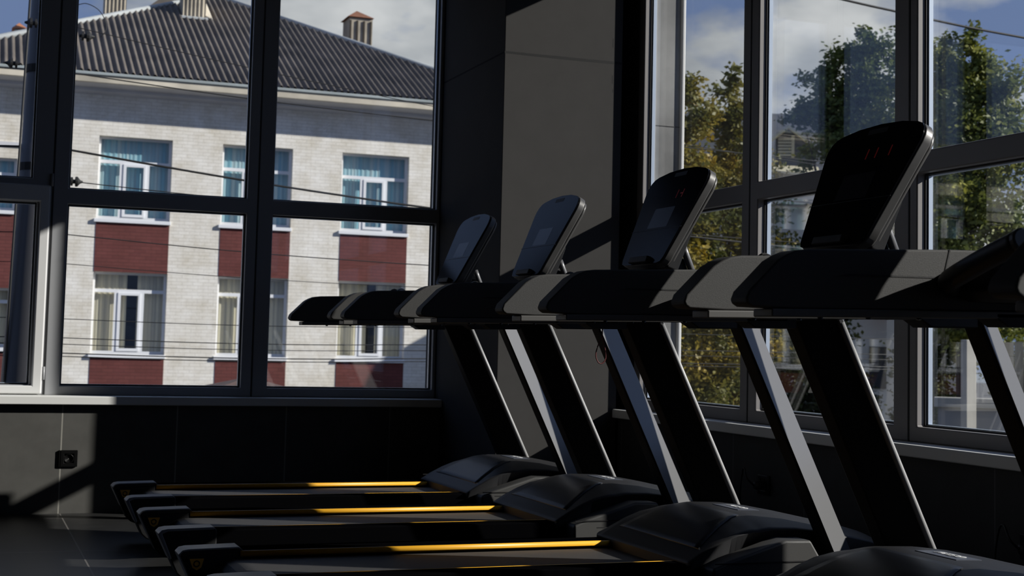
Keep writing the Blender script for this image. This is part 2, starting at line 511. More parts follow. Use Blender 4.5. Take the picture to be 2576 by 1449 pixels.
# wall_back, right to left
ub = [2.634, 1.53*RK, .43*RK, -.67*RK, -1.77*RK, -2.87*RK]
w1 = make_window(1, PA, ub[1], ub[0], [(1.616*RK, 2.581*RK, ZB, TA0), (1.616*RK, 2.581*RK, TA1, 3.15)], M['frame'], d=RD)
w2 = make_window(2, PA, ub[2], ub[1], [(.51*RK, 1.47*RK, ZB, TA0), (.51*RK, 1.47*RK, TA1, 3.15)], M['frame'], d=RD)
w3 = make_window(3, PA, ub[3], ub[2], [(-.59*RK, .352*RK, ZB+.003, TA0), (-.59*RK, .325*RK, kz(1.77), 3.15)], M['frame'], d=RD)
make_window(4, PA, ub[4], ub[3], [(-1.69*RK, -.75*RK, ZB, TA0), (-1.69*RK, -.75*RK, TA1, 3.15)], M['frame'], d=RD)
make_window(5, PA, ub[5], ub[4], [(-2.79*RK, -1.85*RK, ZB, TA0), (-2.79*RK, -1.85*RK, TA1, 3.15)], M['frame'], d=RD)
struct(box('wall_back_end', (-5.0, YA, .575), (-2.87, YA+.3, HEAD_Z), M['tile']))
# the opening sash of the left bay stands proud of its frame
inv = w3.location
bm = bmesh.new()
slab_holes(bm, -.655*RK, .418*RK, .624, kz(1.735), [(-.575*RK, .366*RK, ZB, TA0+.002)], RD-.022, RD-.0005, lambda u, d, z: tuple(Vector(PA(u, d, z))-Vector(inv)))
link_mesh('sash', bm, M['sash'], w3, bevel=.009)
bm = bmesh.new()
for z in (1.74, .70):
    add_tube(bm, [tuple(Vector(PA(.424*RK, RD-.012, z))-Vector(inv)), tuple(Vector(PA(.424*RK, RD-.012, z+.07))-Vector(inv))], .008)
link_mesh('hinge', bm, M['frame'], w3, smooth=True)
# cover strips over the mullion joints
for i, u in enumerate(ub[1:3]):
    struct(box('trim_%d' % (2+i), (u-.003, YA+RD-.003, SILL_Z), (u+.003, YA+RD+.002, HEAD_Z), M['gasket']))
# wall_right, from the column towards the camera and past it
edges = [7.145, 5.926, 4.703, 3.48, 2.257, 1.034, -.189, -1.412, -2.635]
for i in range(len(edges)-1):
    b, a = edges[i], edges[i+1]
    pr = (.070, .073, .050)[min(i, 2)]
    pl = .074 if i == 0 else .098
    make_window(6+i, PB, a, b, [(a+pl, b-pr, .672, 1.643), (a+pl, b-pr, 1.727, 3.15)], M['frame_b'], zb=.614)
for i in range(1, len(edges)-1):
    u = edges[i]
    struct(box('trim_%d' % (4+i), (XB-.002, u-.004, .614), (XB+.003, u+.004, HEAD_Z), M['gasket']))
struct(box('wall_right_end', (3.42, -3.2, .57), (3.65, -2.635, HEAD_Z), M['tile_right']))
# sills
struct(box('trim_20', (-2.9, YA-.045, .573), (2.633, YA+.19, .619), M['sill'], bevel=.006))
struct(box('trim_21', (3.295, -2.6, .568), (3.49, 7.144, .614), M['sill'], bevel=.006))

# ------------------------------------------------------------------ wall sockets
def wall_socket(name, P, u, z, s, label, plug=False):
    root = empty(name, P(u, 0, z)); tag(root, label, 'socket')
    o = Vector(P(u, 0, z))
    Q = lambda a, d, c: tuple(Vector(P(a, d, c))-o)
    def bx(nm, a0, a1, c0, c1, d0, d1, m, bev=.002):
        k = [Q(a0, d0, c0), Q(a1, d1, c1)]
        lo = tuple(min(p, q) for p, q in zip(*k)); hi = tuple(max(p, q) for p, q in zip(*k))
        return box(nm, lo, hi, m, root, bev)
    h = s/2
    bm = bmesh.new()
    slab_holes(bm, u-h, u+h, z-h, z+h, [(u-h*.55, u+h*.55, z-h*.55, z+h*.55)], -.012, -.001, Q)
    link_mesh('cover_plate', bm, M['socket'], root, bevel=.003)
    bm = bmesh.new()
    rings = []
    for r, d in ((h*.56, -.011), (h*.5, -.012), (h*.46, -.004), (h*.2, -.003)):
        rings.append([Q(u+r*math.cos(t*math.pi/12), d, z+r*math.sin(t*math.pi/12)) for t in range(24)])
    add_loft(bm, rings)
    link_mesh('recess', bm, M['socket'], root, smooth=True)
    for a in (-.3, .3):
        bm = bmesh.new()
        add_tube(bm, [Q(u+h*a, -.0035, z), Q(u+h*a, -.010, z)], .003, 8)
        link_mesh('pin', bm, M['chrome'], root, smooth=True)
    bx('side_strip', u-h-.008, u-h, z-h, z+h, -.010, -.001, M['socket'])
    return root
PAw = lambda u, d, z: (u, YA+d, z)
PBw = lambda u, d, z: (3.335+d, u, z)
wall_socket('wall_socket', PAw, .574, .289, .088, 'black wall socket on the tile joint under the left window')
wall_socket('wall_socket', PBw, 5.62, .36, .085, 'black wall socket on the dark wall behind the second treadmill from the column')
wall_socket('wall_socket', PBw, 3.92, .32, .085, 'black wall socket with a looped lead on the dark wall at lower right')
for (u, z, lab) in ((5.60, .36, 'black plug in the wall socket behind the second nearest uprights'), (3.90, .32, 'black plug with a looped power lead at lower right')):
    t = empty('power_plug', (3.32, u, z)); tag(t, lab, 'plug')
    bm = bmesh.new()
    add_tube(bm, [(0, 0, 0), (-.02, 0, 0), (-.045, 0, 0), (-.05, 0, 0)], .02, 14, [.02, .021, .018, .012])
    link_mesh('plug_body', bm, M['rubber'], t, smooth=True)
    bm = bmesh.new()
    add_tube(bm, smooth_path([(-.05, 0, 0), (-.08, .01, .03), (-.07, .05, .07), (-.05, .10, .05), (-.05, .12, -.05), (-.04, .12, -.20), (-.04, .10, -z+.01)]), .004, 8)
    link_mesh('lead', bm, M['rubber'], t, smooth=True)

# ------------------------------------------------------------------ treadmill (built once, copied four times)
OX = 1.75
def X(p): return (p[0]-OX, p[1], p[2])
def shift(bm):
    for v in bm.verts: v.co.x -= OX
def part(name, bm, m, parent, **kw):
    shift(bm)
    return link_mesh(name, bm, m, parent, **kw)

PROF = [(2.20, .266), (2.25, .296), (2.31, .336), (2.37, .369), (2.43, .391), (2.50, .400), (2.60, .397), (2.70, .385), (2.80, .367), (2.88, .350), (2.94, .334), (2.975, .29), (2.98, .22)]
def hood_z(x, y):
    for i in range(len(PROF)-1):
        if PROF[i][0] <= x <= PROF[i+1][0]:
            a, b = PROF[i], PROF[i+1]
            t = (x-a[0])/(b[0]-a[0])
            # smooth
            z = a[1]+(b[1]-a[1])*t
            break
    else:
        z = PROF[0][1] if x < PROF[0][0] else PROF[-1][1]
    bulge = max(0, min(1, (x-2.25)/.2))
    return z - .034*bulge*max(0, (abs(y)-.16)/.20)**1.7

def make_treadmill():
    root = empty('treadmill', (OX, 0, 0))
    # deck frame and feet
    bm = bmesh.new()
    add_box(bm, (.86, -.33, .085), (2.60, .33, .205))
    add_box(bm, (2.45, -.40, .05), (2.80, .40, .20))
    part('deck_frame', bm, M['skirt'], root, bevel=.008)
    for y in (-.27, .27):
        bm = bmesh.new()
        add_tube(bm, [(.95, y, 0), (.95, y, .012), (.95, y, .02), (.95, y, .09)], .03, 14, [.03, .03, .018, .018])
        part('rear_foot', bm, M['rubber'], root, smooth=False)
    for y in (-.36, .36):
        bm = bmesh.new()
        add_tube(bm, [(2.74, y-.02, .04), (2.74, y+.02, .04)], .04, 18)
        part('wheel', bm, M['rubber'], root)
    # belt
    bm = bmesh.new()
    pts = [(2.30, .236), (.86, .236)] + [(.86-.055*math.sin(t), .181+.055*math.cos(t)) for t in (0.5, 1.0, 1.57, 2.1, 2.6)] + [(.86, .128), (2.30, .128)]
    add_prism(bm, pts, -.232, .232)
    part('running_belt', bm, M['belt'], root)
    for s in (-1, 1):
        y0, y1 = (.252, .335) if s > 0 else (-.335, -.252)
        rail = None
        bm = bmesh.new(); add_box(bm, (.88, y0, .20), (2.30, y1, .262))
        rail = part('side_rail', bm, M['rail'], root, bevel=.006)
        bm = bmesh.new()
        yc = s*.244
        add_loft(bm, [[(x, yc+.0085*math.cos(t), .251+.0105*math.sin(t)) for t in [k*math.pi/6 for k in range(12)]] for x in (.885, 2.20)])
        part('grip_strip', bm, M['yellow'], rail, smooth=True)
        # rear end cap
        bm = bmesh.new()
        add_prism(bm, [(.690, .252), (.702, .263), (.72, .266), (.885, .270), (.895, .262), (.895, .09), (.80, .085), (.775, .095), (.757, .112)], y0-(.006 if s > 0 else .008), y1+(.008 if s > 0 else .006))
        cap = part('end_cap', bm, M['black_plastic'], root, bevel=.008)
        bm = bmesh.new()   # thin grey skin: sky light on the top and rear edge put into colour
        add_prism(bm, [(.731, .162), (.6875, .2525), (.7005, .2655), (.72, .2690), (.884, .2725), (.884, .2640), (.722, .2600), (.703, .2520), (.739, .166)], y0-(.004 if s > 0 else .0095), y1+(.0095 if s > 0 else .004))
        part('cap_lit_skin', bm, M['cap'], cap, bevel=.003)
        bm = bmesh.new()   # black inner cheek
        yi = s*.2445
        add_prism(bm, [(.712, .248), (.878, .255), (.884, .10), (.775, .105)], min(yi, yi-s*.006), max(yi, yi-s*.006))
        part('inner_cheek', bm, M['black_plastic'], cap, bevel=.002)
        bm = bmesh.new()   # emblem: bowed badge with a ring
        yb = s*.2382
        add_prism(bm, [(.722, .240), (.768, .240), (.760, .212), (.746, .203), (.732, .212)], min(yb, yb-s*.0012), max(yb, yb-s*.0012))
        part('emblem', bm, M['orange'], cap)
        bm = bmesh.new()
        yq = yb-s*.0016
        add_tube(bm, [(.745+.009*math.cos(t), yq, .224+.009*math.sin(t)) for t in [k*math.pi/8 for k in range(17)]], .0022, 6)
        part('emblem_ring', bm, M['black_plastic'], cap, smooth=True)
    # motor hood
    bm = bmesh.new()
    xs = []
    for i in range(len(PROF)-1):
        for k in range(3): xs.append(PROF[i][0]+(PROF[i+1][0]-PROF[i][0])*k/3)
    xs.append(PROF[-1][0])
    ys = [-.36+.72*k/24 for k in range(25)]
    grid = [[bm.verts.new((x, y, hood_z(x, y))) for y in ys] for x in xs]
    for i in range(len(xs)-1):
        for j in range(len(ys)-1):
            bm.faces.new((grid[i][j], grid[i+1][j], grid[i+1][j+1], grid[i][j+1]))
    # skirts
    low = {}
    border = [(i, 0) for i in range(len(xs))] + [(len(xs)-1, j) for j in range(1, len(ys))] + [(i, len(ys)-1) for i in range(len(xs)-2, -1, -1)] + [(0, j) for j in range(len(ys)-2, 0, -1)]
    for (i, j) in border: low[i, j] = bm.verts.new((xs[i], ys[j]*.86, .205))
    for a, b in zip(border, border[1:]+border[:1]):
        bm.faces.new((grid[a[0]][a[1]], grid[b[0]][b[1]], low[b], low[a]))
    hood = part('motor_hood', bm, M['hood_plastic'], root, smooth=False)
    for p in hood.data.polygons: p.use_smooth = abs(p.normal.z) > .35
    # glossy panel set in the rear slope
    bm = bmesh.new()
    NX, NY = 10, 16
    g = []
    for i in range(NX+1):
        x = 2.262+(2.47-2.262)*i/NX
        w0 = .30-.11*i/NX
        g.append([bm.verts.new((x, -w0+2*w0*j/NY, hood_z(x, -w0+2*w0*j/NY)+.0025)) for j in range(NY+1)])
    for i in range(NX):
        for j in range(NY):
            bm.faces.new((g[i][j], g[i+1][j], g[i+1][j+1], g[i][j+1]))
    r = bmesh.ops.extrude_face_region(bm, geom=bm.faces[:])
    bmesh.ops.translate(bm, verts=[v for v in r['geom'] if isinstance(v, bmesh.types.BMVert)], vec=(0, 0, -.004))
    pn = part('hood_panel', bm, M['hood_gloss'], hood)
    for p in pn.data.polygons: p.use_smooth = abs(p.normal.z) > .5
    # brand label
    bm = bmesh.new()
    g = []
    for x in (2.525, 2.552, 2.580, 2.608):
        g.append([bm.verts.new((x, y, hood_z(x, y)+.0022)) for y in (-.09, -.045, 0, .045, .09)])
    for i in range(3):
        for j in range(4):
            bm.faces.new((g[i][j], g[i+1][j], g[i+1][j+1], g[i][j+1]))
    r = bmesh.ops.extrude_face_region(bm, geom=bm.faces[:])
    bmesh.ops.translate(bm, verts=[v for v in r['geom'] if isinstance(v, bmesh.types.BMVert)], vec=(0, 0, -.003))
    lab = part('brand_label', bm, M['label'], hood)
    cu = bpy.data.curves.new('brand_lettering', 'FONT')
    cu.body = 'FiTEX'; cu.size = .040; cu.align_x = 'CENTER'; cu.align_y = 'CENTER'; cu.extrude = .0008; cu.shear = .28; cu.offset = .0006; cu.space_character = 1.02
    to = bpy.data.objects.new('tmp_text', cu); COL.objects.link(to)
    bpy.context.view_layer.update()
    me = bpy.data.meshes.new_from_object(to.evaluated_get(bpy.context.evaluated_depsgraph_get()))
    bpy.data.objects.remove(to); bpy.data.curves.remove(cu)
    xc = 2.567
    sl = math.atan2(hood_z(2.60, 0)-hood_z(2.54, 0), .06)
    # text x -> -y (reads left to right for the runner), text y -> +x
    R = Matrix(((0, math.cos(sl), -math.sin(sl)), (-1, 0, 0), (0, math.sin(sl), math.cos(sl))))
    me.transform(Matrix.Translation((xc-OX, 0, hood_z(xc, 0)+.0036)) @ R.to_4x4())
    me.name = 'brand_lettering'
    me.materials.clear(); me.materials.append(M['logo'])
    o = bpy.data.objects.new('brand_lettering', me); COL.objects.link(o); o.parent = lab
    for s in (-1, 1):
        # side cover round the foot of each upright
        bm = bmesh.new()
        y0, y1 = (.362, .45) if s > 0 else (-.45, -.362)
        add_prism(bm, [(2.235, .262), (2.294, .286), (2.497, .346), (2.590, .344), (2.628, .285), (2.86, .262), (2.87, .10), (2.24, .10)], y0, y1)
        sc = part('side_cover', bm, M['side_grey'], root, bevel=.010)
        bm = bmesh.new()
        ye = s*.4505
        add_box(bm, (2.24, min(ye, ye+s*.002), .276), (2.87, max(ye, ye+s*.002), .280))
        part('cover_joint', bm, M['black_plastic'], sc)
        # upright: toed-in plate leaning back towards the runner
        def sec(z, grow=0.0):
            xr = 2.315+(1.03-z)*.485; xf = 2.432+(1.03-z)*.49
            return xr, xf
        bm = bmesh.new()
        rings = []
        for z in (.20, .36, .6, .85, 1.13):
            xr, xf = sec(z)
            rings.append([(xr, s*.450, z), (xr, s*.380, z), (xf, s*.316, z), (xf, s*.352, z)])
        add_loft(bm, rings)
        up = part('upright', bm, M['black_metal'], root, bevel=.006)
        bm = bmesh.new()
        rings = []
        for z in (.20, .36, .6, .85, 1.066):
            xr, xf = sec(z)
            k = .012
            rings.append([(xr+.006, s*.4535, z), (xr+.006, s*.445, z), (xf+.001, s*.345, z), (xf+.001, s*.318, z), (xf-.012, s*.318, z), (xf-.011, s*.311, z), (xf+.006, s*.307, z), (xf+.007, s*.358, z)])
        add_loft(bm, rings)
        part('silver_cover', bm, M['silver'], up, bevel=.003)
        bm = bmesh.new()
        add_tube(bm, [(2.432+(1.03-z)*.49-.002, s*.316, z) for z in (.22, .5, .8, 1.035)], .0105, 12)
        part('edge_trim', bm, M['bright_edge'], up, smooth=True)
        bm = bmesh.new()
        rings = []
        for z in (1.068, 1.130):
            xr, xf = sec(z)
            rings.append([(xr+.006, s*.4535, z), (xr+.006, s*.400, z), (xf-.012, s*.320, z), (xf+.002, s*.320, z), (xf+.007, s*.358, z)])
        add_loft(bm, rings)
        part('collar', bm, M['silver'], up, bevel=.003)
        for (bx_, bz) in ((.045, 1.042), (.092, 1.040)):
            xr, xf = sec(bz)
            t = bx_/(xf-xr)
            px_ = xr+(xf-xr)*t; py_ = s*(.4535-(.4535-.356)*t)
            n = Vector((.62, s*.78, 0)).normalized()
            c = Vector((px_, py_, bz))
            bm = bmesh.new()
            add_tube(bm, [c-n*.004, c+n*.004, c+n*.008], .011, 12, [.011, .011, .007])
            part('bolt', bm, M['bolt'], up, smooth=True)
        # arm rest
        ya, yb = (.375, .445) if s > 0 else (-.445, -.375)
        bm = bmesh.new()
        add_prism(bm, [(1.513, 1.053), (1.517, 1.044), (1.528, 1.038), (1.62, 1.036), (2.296, 1.050), (2.306, 1.065), (2.306, 1.170), (2.290, 1.184), (2.02, 1.178), (1.660, 1.163), (1.632, 1.159), (1.610, 1.150), (1.588, 1.137), (1.520, 1.070)], ya, yb)
        arm = part('armrest', bm, M['arm_plastic'], root, bevel=.012, segs=3)
        for side in (ya-.0012, yb-.0008):
            bm = bmesh.new()
            # raised black strip with a rounded start, painting in the shade of a gap
            add_prism(bm, [(1.735, 1.109), (1.76, 1.1145), (2.305, 1.1195), (2.305, 1.1165), (1.765, 1.111)], side, side+.002)
            part('groove_shade', bm, M['black_plastic'], arm)
            bm = bmesh.new()
            add_prism(bm, [(2.018, 1.178), (2.0215, 1.178), (2.006, 1.121), (2.003, 1.121)], side, side+.002)
            part('seam', bm, M['black_plastic'], arm)
        bm = bmesh.new()
        add_prism(bm, [(1.572, 1.018), (2.28, 1.033), (2.28, 1.0495), (1.572, 1.0355)], min(ya, yb)-.004, max(ya, yb)+.004)
        part('under_plate', bm, M['arm_under'], arm, bevel=.003)
        bm = bmesh.new()
        add_prism(bm, [(2.14, 1.033), (2.175, 1.012), (2.312, 1.014), (2.312, 1.048), (2.14, 1.044)], min(ya, yb)-.004, max(ya, yb)+.002)
        part('bracket', bm, M['black_plastic'], arm, bevel=.004)
        for xx in (1.70, 1.82, 1.95):
            bm = bmesh.new()
            yy = (ya+yb)/2-.02
            zz_ = 1.018+(xx-1.572)*.0212
            add_tube(bm, [(xx, yy, zz_+.001), (xx, yy, zz_-.004)], .006, 8)
            part('screw', bm, M['bolt'], arm)
    # dash between the arms
    bm = bmesh.new()
    add_prism(bm, [(2.022, 1.085), (2.06, 1.064), (2.46, 1.060), (2.47, 1.15), (2.40, 1.172), (2.20, 1.165), (2.034, 1.148)], -.374, .374)
    part('dashboard', bm, M['black_plastic'], root, bevel=.01)
    # pulse grip bar
    bm = bmesh.new()
    bm.free()
    for sg in (-1, 1):
        bm = bmesh.new()
        path = smooth_path([(2.02, sg*.372, 1.098), (1.985, sg*.33, 1.107), (1.965, sg*.25, 1.126), (1.952, sg*.15, 1.152), (1.946, sg*.062, 1.174)], 6)
        add_tube(bm, path, .024, 16)
        grip = part('grip_bar', bm, M['rubber'], root, smooth=True)
        bm = bmesh.new()
        p0, p1 = Vector((1.946, sg*.062, 1.174)), Vector((1.9456, sg*.052, 1.1765))
        add_tube(bm, [p0, p1, p1+(p1-p0)*.3], .025, 16, [.0255, .0255, .021])
        part('grip_end', bm, M['bezel'], grip, smooth=False)
    # console
    O = Vector((2.180, 0, 1.232)); E = Vector((.432, 0, .902)); Nn = Vector((-.902, 0, .432))
    def pl(u, v, w): return tuple(O + E*v + Nn*w + Vector((0, u, 0)))
    half = [(.0, 0), (.128, .0), (.150, .006), (.160, .022), (.166, .050), (.205, .225), (.222, .300), (.222, .322), (.215, .342), (.200, .357), (.175, .366), (.10, .379), (0, .384)]
    outline = half + [(-u, v) for u, v in half[-2:0:-1]]
    def plate(inset, w0, w1):
        c = Vector((0, .19))
        pts = []
        for u, v in outline:
            d = Vector((u, v-.19)); L = d.length
            d = d*(1-inset/max(L, .01))
            pts.append((d.x, d.y+.19))
        bm = bmesh.new()
        a = [bm.verts.new(pl(u, v, w0)) for u, v in pts]; b = [bm.verts.new(pl(u, v, w1)) for u, v in pts]
        bm.faces.new(a); bm.faces.new(b)
        n = len(pts)
        for i in range(n): bm.faces.new((a[i], a[(i+1) % n], b[(i+1) % n], b[i]))
        return bm
    con = part('console', plate(.0, -.034, -.004), M['bezel'], root, bevel=.006, segs=3)
    part('screen', plate(.0015, -.004, .001), M['screen'], con, bevel=.001)
    part('back_ridge', plate(.012, -.050, -.034), M['bezel'], con, bevel=.008)
    bm = bmesh.new()
    add_loft(bm, [[pl(-.15, .0, -.03), pl(.15, .0, -.03), pl(.19, .19, -.03), pl(-.19, .19, -.03)], [pl(-.13, .01, -.085), pl(.13, .01, -.085), pl(.16, .15, -.06), pl(-.16, .15, -.06)]])
    part('rear_housing', bm, M['black_plastic'], con, bevel=.008)
    bm = bmesh.new()
    def patch(u0, u1, v0, v1, w=.0014, k=0.0):
        a = [pl(u0, v0, .0005), pl(u1, v0, .0005), pl(u1+k, v1, .0005), pl(u0-k, v1, .0005)]
        b = [pl(u0, v0, w), pl(u1, v0, w), pl(u1+k, v1, w), pl(u0-k, v1, w)]
        add_loft(bm, [a, b])
    patch(-.075, .075, .145, .225)
    part('display_window', bm, M['inlay'], con)
    bm = bmesh.new()
    patch(-.192, .192, .137, .139)
    part('trim_line', bm, M['black_plastic'], con)
    bm = bmesh.new()
    patch(-.045, .045, .352, .368, .0016)
    part('sensor_window', bm, M['black_plastic'], con)
    bm = bmesh.new()
    a = [pl(-.075, .004, .001), pl(.075, .004, .001), pl(.075, .026, .001), pl(-.075, .026, .001)]
    b = [pl(-.070, .002, .016), pl(.070, .002, .016), pl(.070, .024, .018), pl(-.070, .024, .018)]
    add_loft(bm, [a, b])
    part('ledge', bm, M['arm_plastic'], con, bevel=.003)
    for u in (-.06, .06):
        bm = bmesh.new()
        add_tube(bm, [(2.315, u, 1.30), (2.325, u, 1.275), (2.372, u, 1.165)], .012, 14)
        part('strut', bm, M['silver'], root, smooth=True)
    bm = bmesh.new()
    add_prism(bm, [(2.20, 1.165), (2.36, 1.165), (2.33, 1.26), (2.245, 1.262)], -.05, .05)
    part('console_neck', bm, M['black_plastic'], root, bevel=.01)
    return root, pl

tm, pl = make_treadmill()
TY = [6.68, 5.62, 4.52, 3.35, 2.255]
TL = ['black treadmill farthest from the camera, beside the grey corner column',
      'black treadmill second from the grey corner column, with a blue-tinted console',
      'black treadmill third from the column, middle of the row, with a faint red display',
      'black treadmill with the largest console, fourth from the column, red digits lit on it',
      'black treadmill at the right edge of the photo, mostly cut off by the frame']
tms = [tm]
for i in range(1, 5):
    tms.append(copy_tree(tm))
for t, y, l in zip(tms, TY, TL):
    t.location = (OX, y, 0)
    tag(t, l, 'treadmill', 'treadmills in a row')

# red seven-segment digits on the two consoles where they show
SEG = {'a': (0, 1, 1, 1), 'b': (1, .5, 1, 1), 'c': (1, 0, 1, .5), 'd': (0, 0, 1, 0), 'e': (0, 0, 0, .5), 'f': (0, .5, 0, 1), 'g': (0, .5, 1, .5)}
def digits(treadmill, spec):
    bm = bmesh.new()
    for (u0, v0, segs) in spec:
        W_, H_ = .016, .028
        for s in segs:
            x0, y0, x1, y1 = SEG[s]
            t = .0022
            a, b = u0-x0*W_, u0-x1*W_
            c, d = v0+y0*H_, v0+y1*H_
            lo = (min(a, b)-t, min(c, d)-t); hi = (max(a, b)+t, max(c, d)+t)
            P4 = lambda w: [pl(lo[0], lo[1], w), pl(hi[0], lo[1], w), pl(hi[0], hi[1], w), pl(lo[0], hi[1], w)]
            add_loft(bm, [P4(.0008), P4(.0016)])
    con = [c for c in treadmill.children if c.name.startswith('console') and 'neck' not in c.name][0]
    part('display_digits', bm, M['red_led'], con)
digits(tms[3], [(.005, .272, 'fe'), (-.022, .272, 'bc'), (-.085, .272, 'bc')])
digits(tms[2], [(-.045, .262, 'fe'), (-.070, .262, 'bcg')])

# red safety cord hanging under the far arm of the middle treadmill
bm = bmesh.new()
add_tube(bm, smooth_path([(2.225, .40, 1.020), (2.222, .40, .985), (2.206, .40, .945), (2.200, .40, .915), (2.210, .40, .890), (2.226, .40, .886), (2.240, .40, .905), (2.236, .40, .945), (2.226, .40, .985), (2.225, .40, 1.018)]), .0022, 6)
part('safety_cord', bm, M['red_cord'], tms[2], smooth=True)['label'] = 'thin red safety cord'

# ------------------------------------------------------------------ outside: ground, building over the street
struct(box('ground', (-120, -60, -3.75), (160, 200, -3.6), M['asphalt']))
YF = 35.0
bld = empty('brick_building', (6, YF, -3.6))
tag(bld, 'white painted brick building with a brown corrugated hip roof across the street', 'building')
BO = Vector((6, YF, -3.6))
def bpart(name, bm, m, parent=None, **kw):
    for v in bm.verts: v.co -= BO
    return link_mesh(name, bm, m, parent or bld, **kw)
# openings: (x0, x1, z0, z1, curtain)
cols = [(2.84, 4.53), (5.72, 7.43), (8.67, 10.40), (11.55, 13.2)]
cols_l = [(-6.4+(-2.92)*k, -4.7+(-2.92)*k) for k in range(8)]
ops = []
for (a, b) in cols+cols_l:
    ops.append((a, b, 3.65, 5.60, 'teal_curtain'))
    ops.append((a, b, .50, 2.41, 'beige_curtain'))
ops.append((-.45, 1.05, 3.72, 4.93, 'teal_curtain'))
ops.append((-.45, 1.05, .60, 1.95, 'beige_curtain'))
PF = lambda u, d, z: (u, YF+d, z)
bm = bmesh.new()
slab_holes(bm, -29, 13.3+.6, -3.6, 6.95, [o[:4] for o in ops], 0, .45, PF)
bpart('brick_wall', bm, M['brick'])
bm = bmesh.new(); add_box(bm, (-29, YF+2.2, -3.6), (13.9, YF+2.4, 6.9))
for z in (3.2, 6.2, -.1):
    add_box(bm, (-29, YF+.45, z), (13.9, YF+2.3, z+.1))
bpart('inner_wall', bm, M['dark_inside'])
bm = bmesh.new()
add_box(bm, (-29, YF+2.4, -3.6), (13.9, YF+16, 6.9))
bpart('rear_block', bm, M['render'])
rng = random.Random(7)
for (a, b, z0, z1, cur) in ops:
    w = b-a
    bm = bmesh.new()
    d0, d1 = .16, .23
    zt = z0+(z1-z0)*(.70 if cur == 'teal_curtain' else .775)
    def fb(u0, u1, c0, c1, e0=d0, e1=d1): add_box(bm, (u0, YF+e0, c0), (u1, YF+e1, c1))
    fb(a, a+.06, z0, z1); fb(b-.06, b, z0, z1); fb(a+.06, b-.06, z0, z0+.075); fb(a+.06, b-.06, z1-.05, z1)
    fb(a+.06, b-.06, zt-.04, zt+.04)
    m1, m2 = a+w*.30, a+w*.655
    fb(m1, m1+.085, z0+.075, zt-.04); fb(m2, m2+.085, z0+.075, zt-.04)
    # opening casement in the middle, standing proud
    fb(m1+.085, m1+.15, z0+.075, zt-.04, d0-.02, d1); fb(m2-.05, m2, z0+.075, zt-.04, d0-.02, d1)
    fb(m1+.15, m2-.05, z0+.075, z0+.14, d0-.02, d1); fb(m1+.15, m2-.05, zt-.10, zt-.04, d0-.02, d1)
    win = bpart('window', bm, M['upvc'])
    bm = bmesh.new(); add_box(bm, (a+.03, YF+.185, z0+.03), (b-.03, YF+.197, z1-.03))
    bpart('window_pane', bm, M['ext_glass'], win)
    # pleated curtain
    bm = bmesh.new()
    def curtain(u0, u1, c0, c1):
        n = max(4, int((u1-u0)/.02))
        pr = None
        for k in range(n+1):
            u = u0+(u1-u0)*k/n
            y = YF+.33+.007*math.sin(u*62+math.sin(u*9)*2)
            q = (bm.verts.new((u, y, c0)), bm.verts.new((u, y, c1)))
            if pr: bm.faces.new((pr[0], q[0], q[1], pr[1]))
            pr = q
    if cur == 'teal_curtain':
        curtain(a+.01, b-.01, z0+.02, z1-.01)
    else:
        curtain(a+.01, m1+.14, z0+.02, z1-.01); curtain(m2-.02-rng.uniform(0, .12), b-.01, z0+.02, z1-.01)
        if rng.random() < .5: curtain(m1+.10, m1+.30, z0+.02, z1-.01)
    bpart('curtain', bm, M[cur], win, smooth=True)
    bm = bmesh.new(); add_box(bm, (a-.05, YF-.07, z0-.085), (b+.02, YF+.16, z0))
    bpart('window_sill', bm, M['upvc'], win, bevel=.01)
for (a, b) in cols+cols_l+[(-.45, 1.05)]:
    hi = 3.56 if a != -.45 else 3.63
    lo = 2.415 if a != -.45 else 1.955
    for (z0, z1) in ((lo, hi), (-1.6, .41 if a != -.45 else .51)):
        bm = bmesh.new(); add_box(bm, (a+.005, YF-.012, z0), (b-.005, YF+.1, z1))
        bpart('spandrel', bm, M['red_brick'])
# stepped cornice, fascia and gutter
EX0, EX1, EY, EZ, SL = -1.25, 13.95, 34.25, 6.95, .515
bm = bmesh.new(); add_box(bm, (-29, YF-.04, 5.20), (1.2, YF, 5.30)); bpart('ledge', bm, M['render'])
bm = bmesh.new()
add_prism(bm, [], 0, 0) if False else None
rings = []
for x in (-29, EX1):
    rings.append([(x, YF, 6.56), (x, YF-.14, 6.62), (x, YF-.14, 6.70), (x, EY+.12, 6.76), (x, EY+.12, 6.95), (x, YF, 6.95)])
add_loft(bm, rings)
bpart('cornice', bm, M['render'])
bm = bmesh.new(); add_box(bm, (-29, EY+.03, 6.725), (EX1, EY+.118, 6.885)); bpart('fascia', bm, M['fascia'], bevel=.01)
bm = bmesh.new(); add_box(bm, (-29, EY-.01, 6.888), (EX1, EY+.16, 6.965)); bpart('gutter', bm, M['gutter'], bevel=.02)
# hip roof: corrugated front slope, plain other slopes
half_w = (EX1-EX0)/2
APX = (EX0+EX1)/2
APY = EY+half_w*.965
bm = bmesh.new()
prev = None
STEP = .0275
n = int((EX1-EX0)/STEP)
PITCH = .165
nrm = Vector((0, -SL, 1)).normalized()
for k in range(n+1):
    x = EX0+(EX1-EX0)*k/n
    run = half_w - abs(x-APX)
    col = []
    ph = (x/PITCH)*2*math.pi
    h = .041*math.cos(ph)
    for j in range(9):
        y = EY+run*.965*j/8
        lap = .016*(j % 2 == 0 and j > 0)
        p = Vector((x, y, EZ+(y-EY)*SL)) + nrm*(h+.03)
        col.append(bm.verts.new(p))
    if prev:
        for j in range(8):
            if col[j].co != col[j+1].co or prev[j].co != prev[j+1].co:
                bm.faces.new((prev[j], col[j], col[j+1], prev[j+1]))
    prev = col
bmesh.ops.remove_doubles(bm, verts=bm.verts[:], dist=.0005)
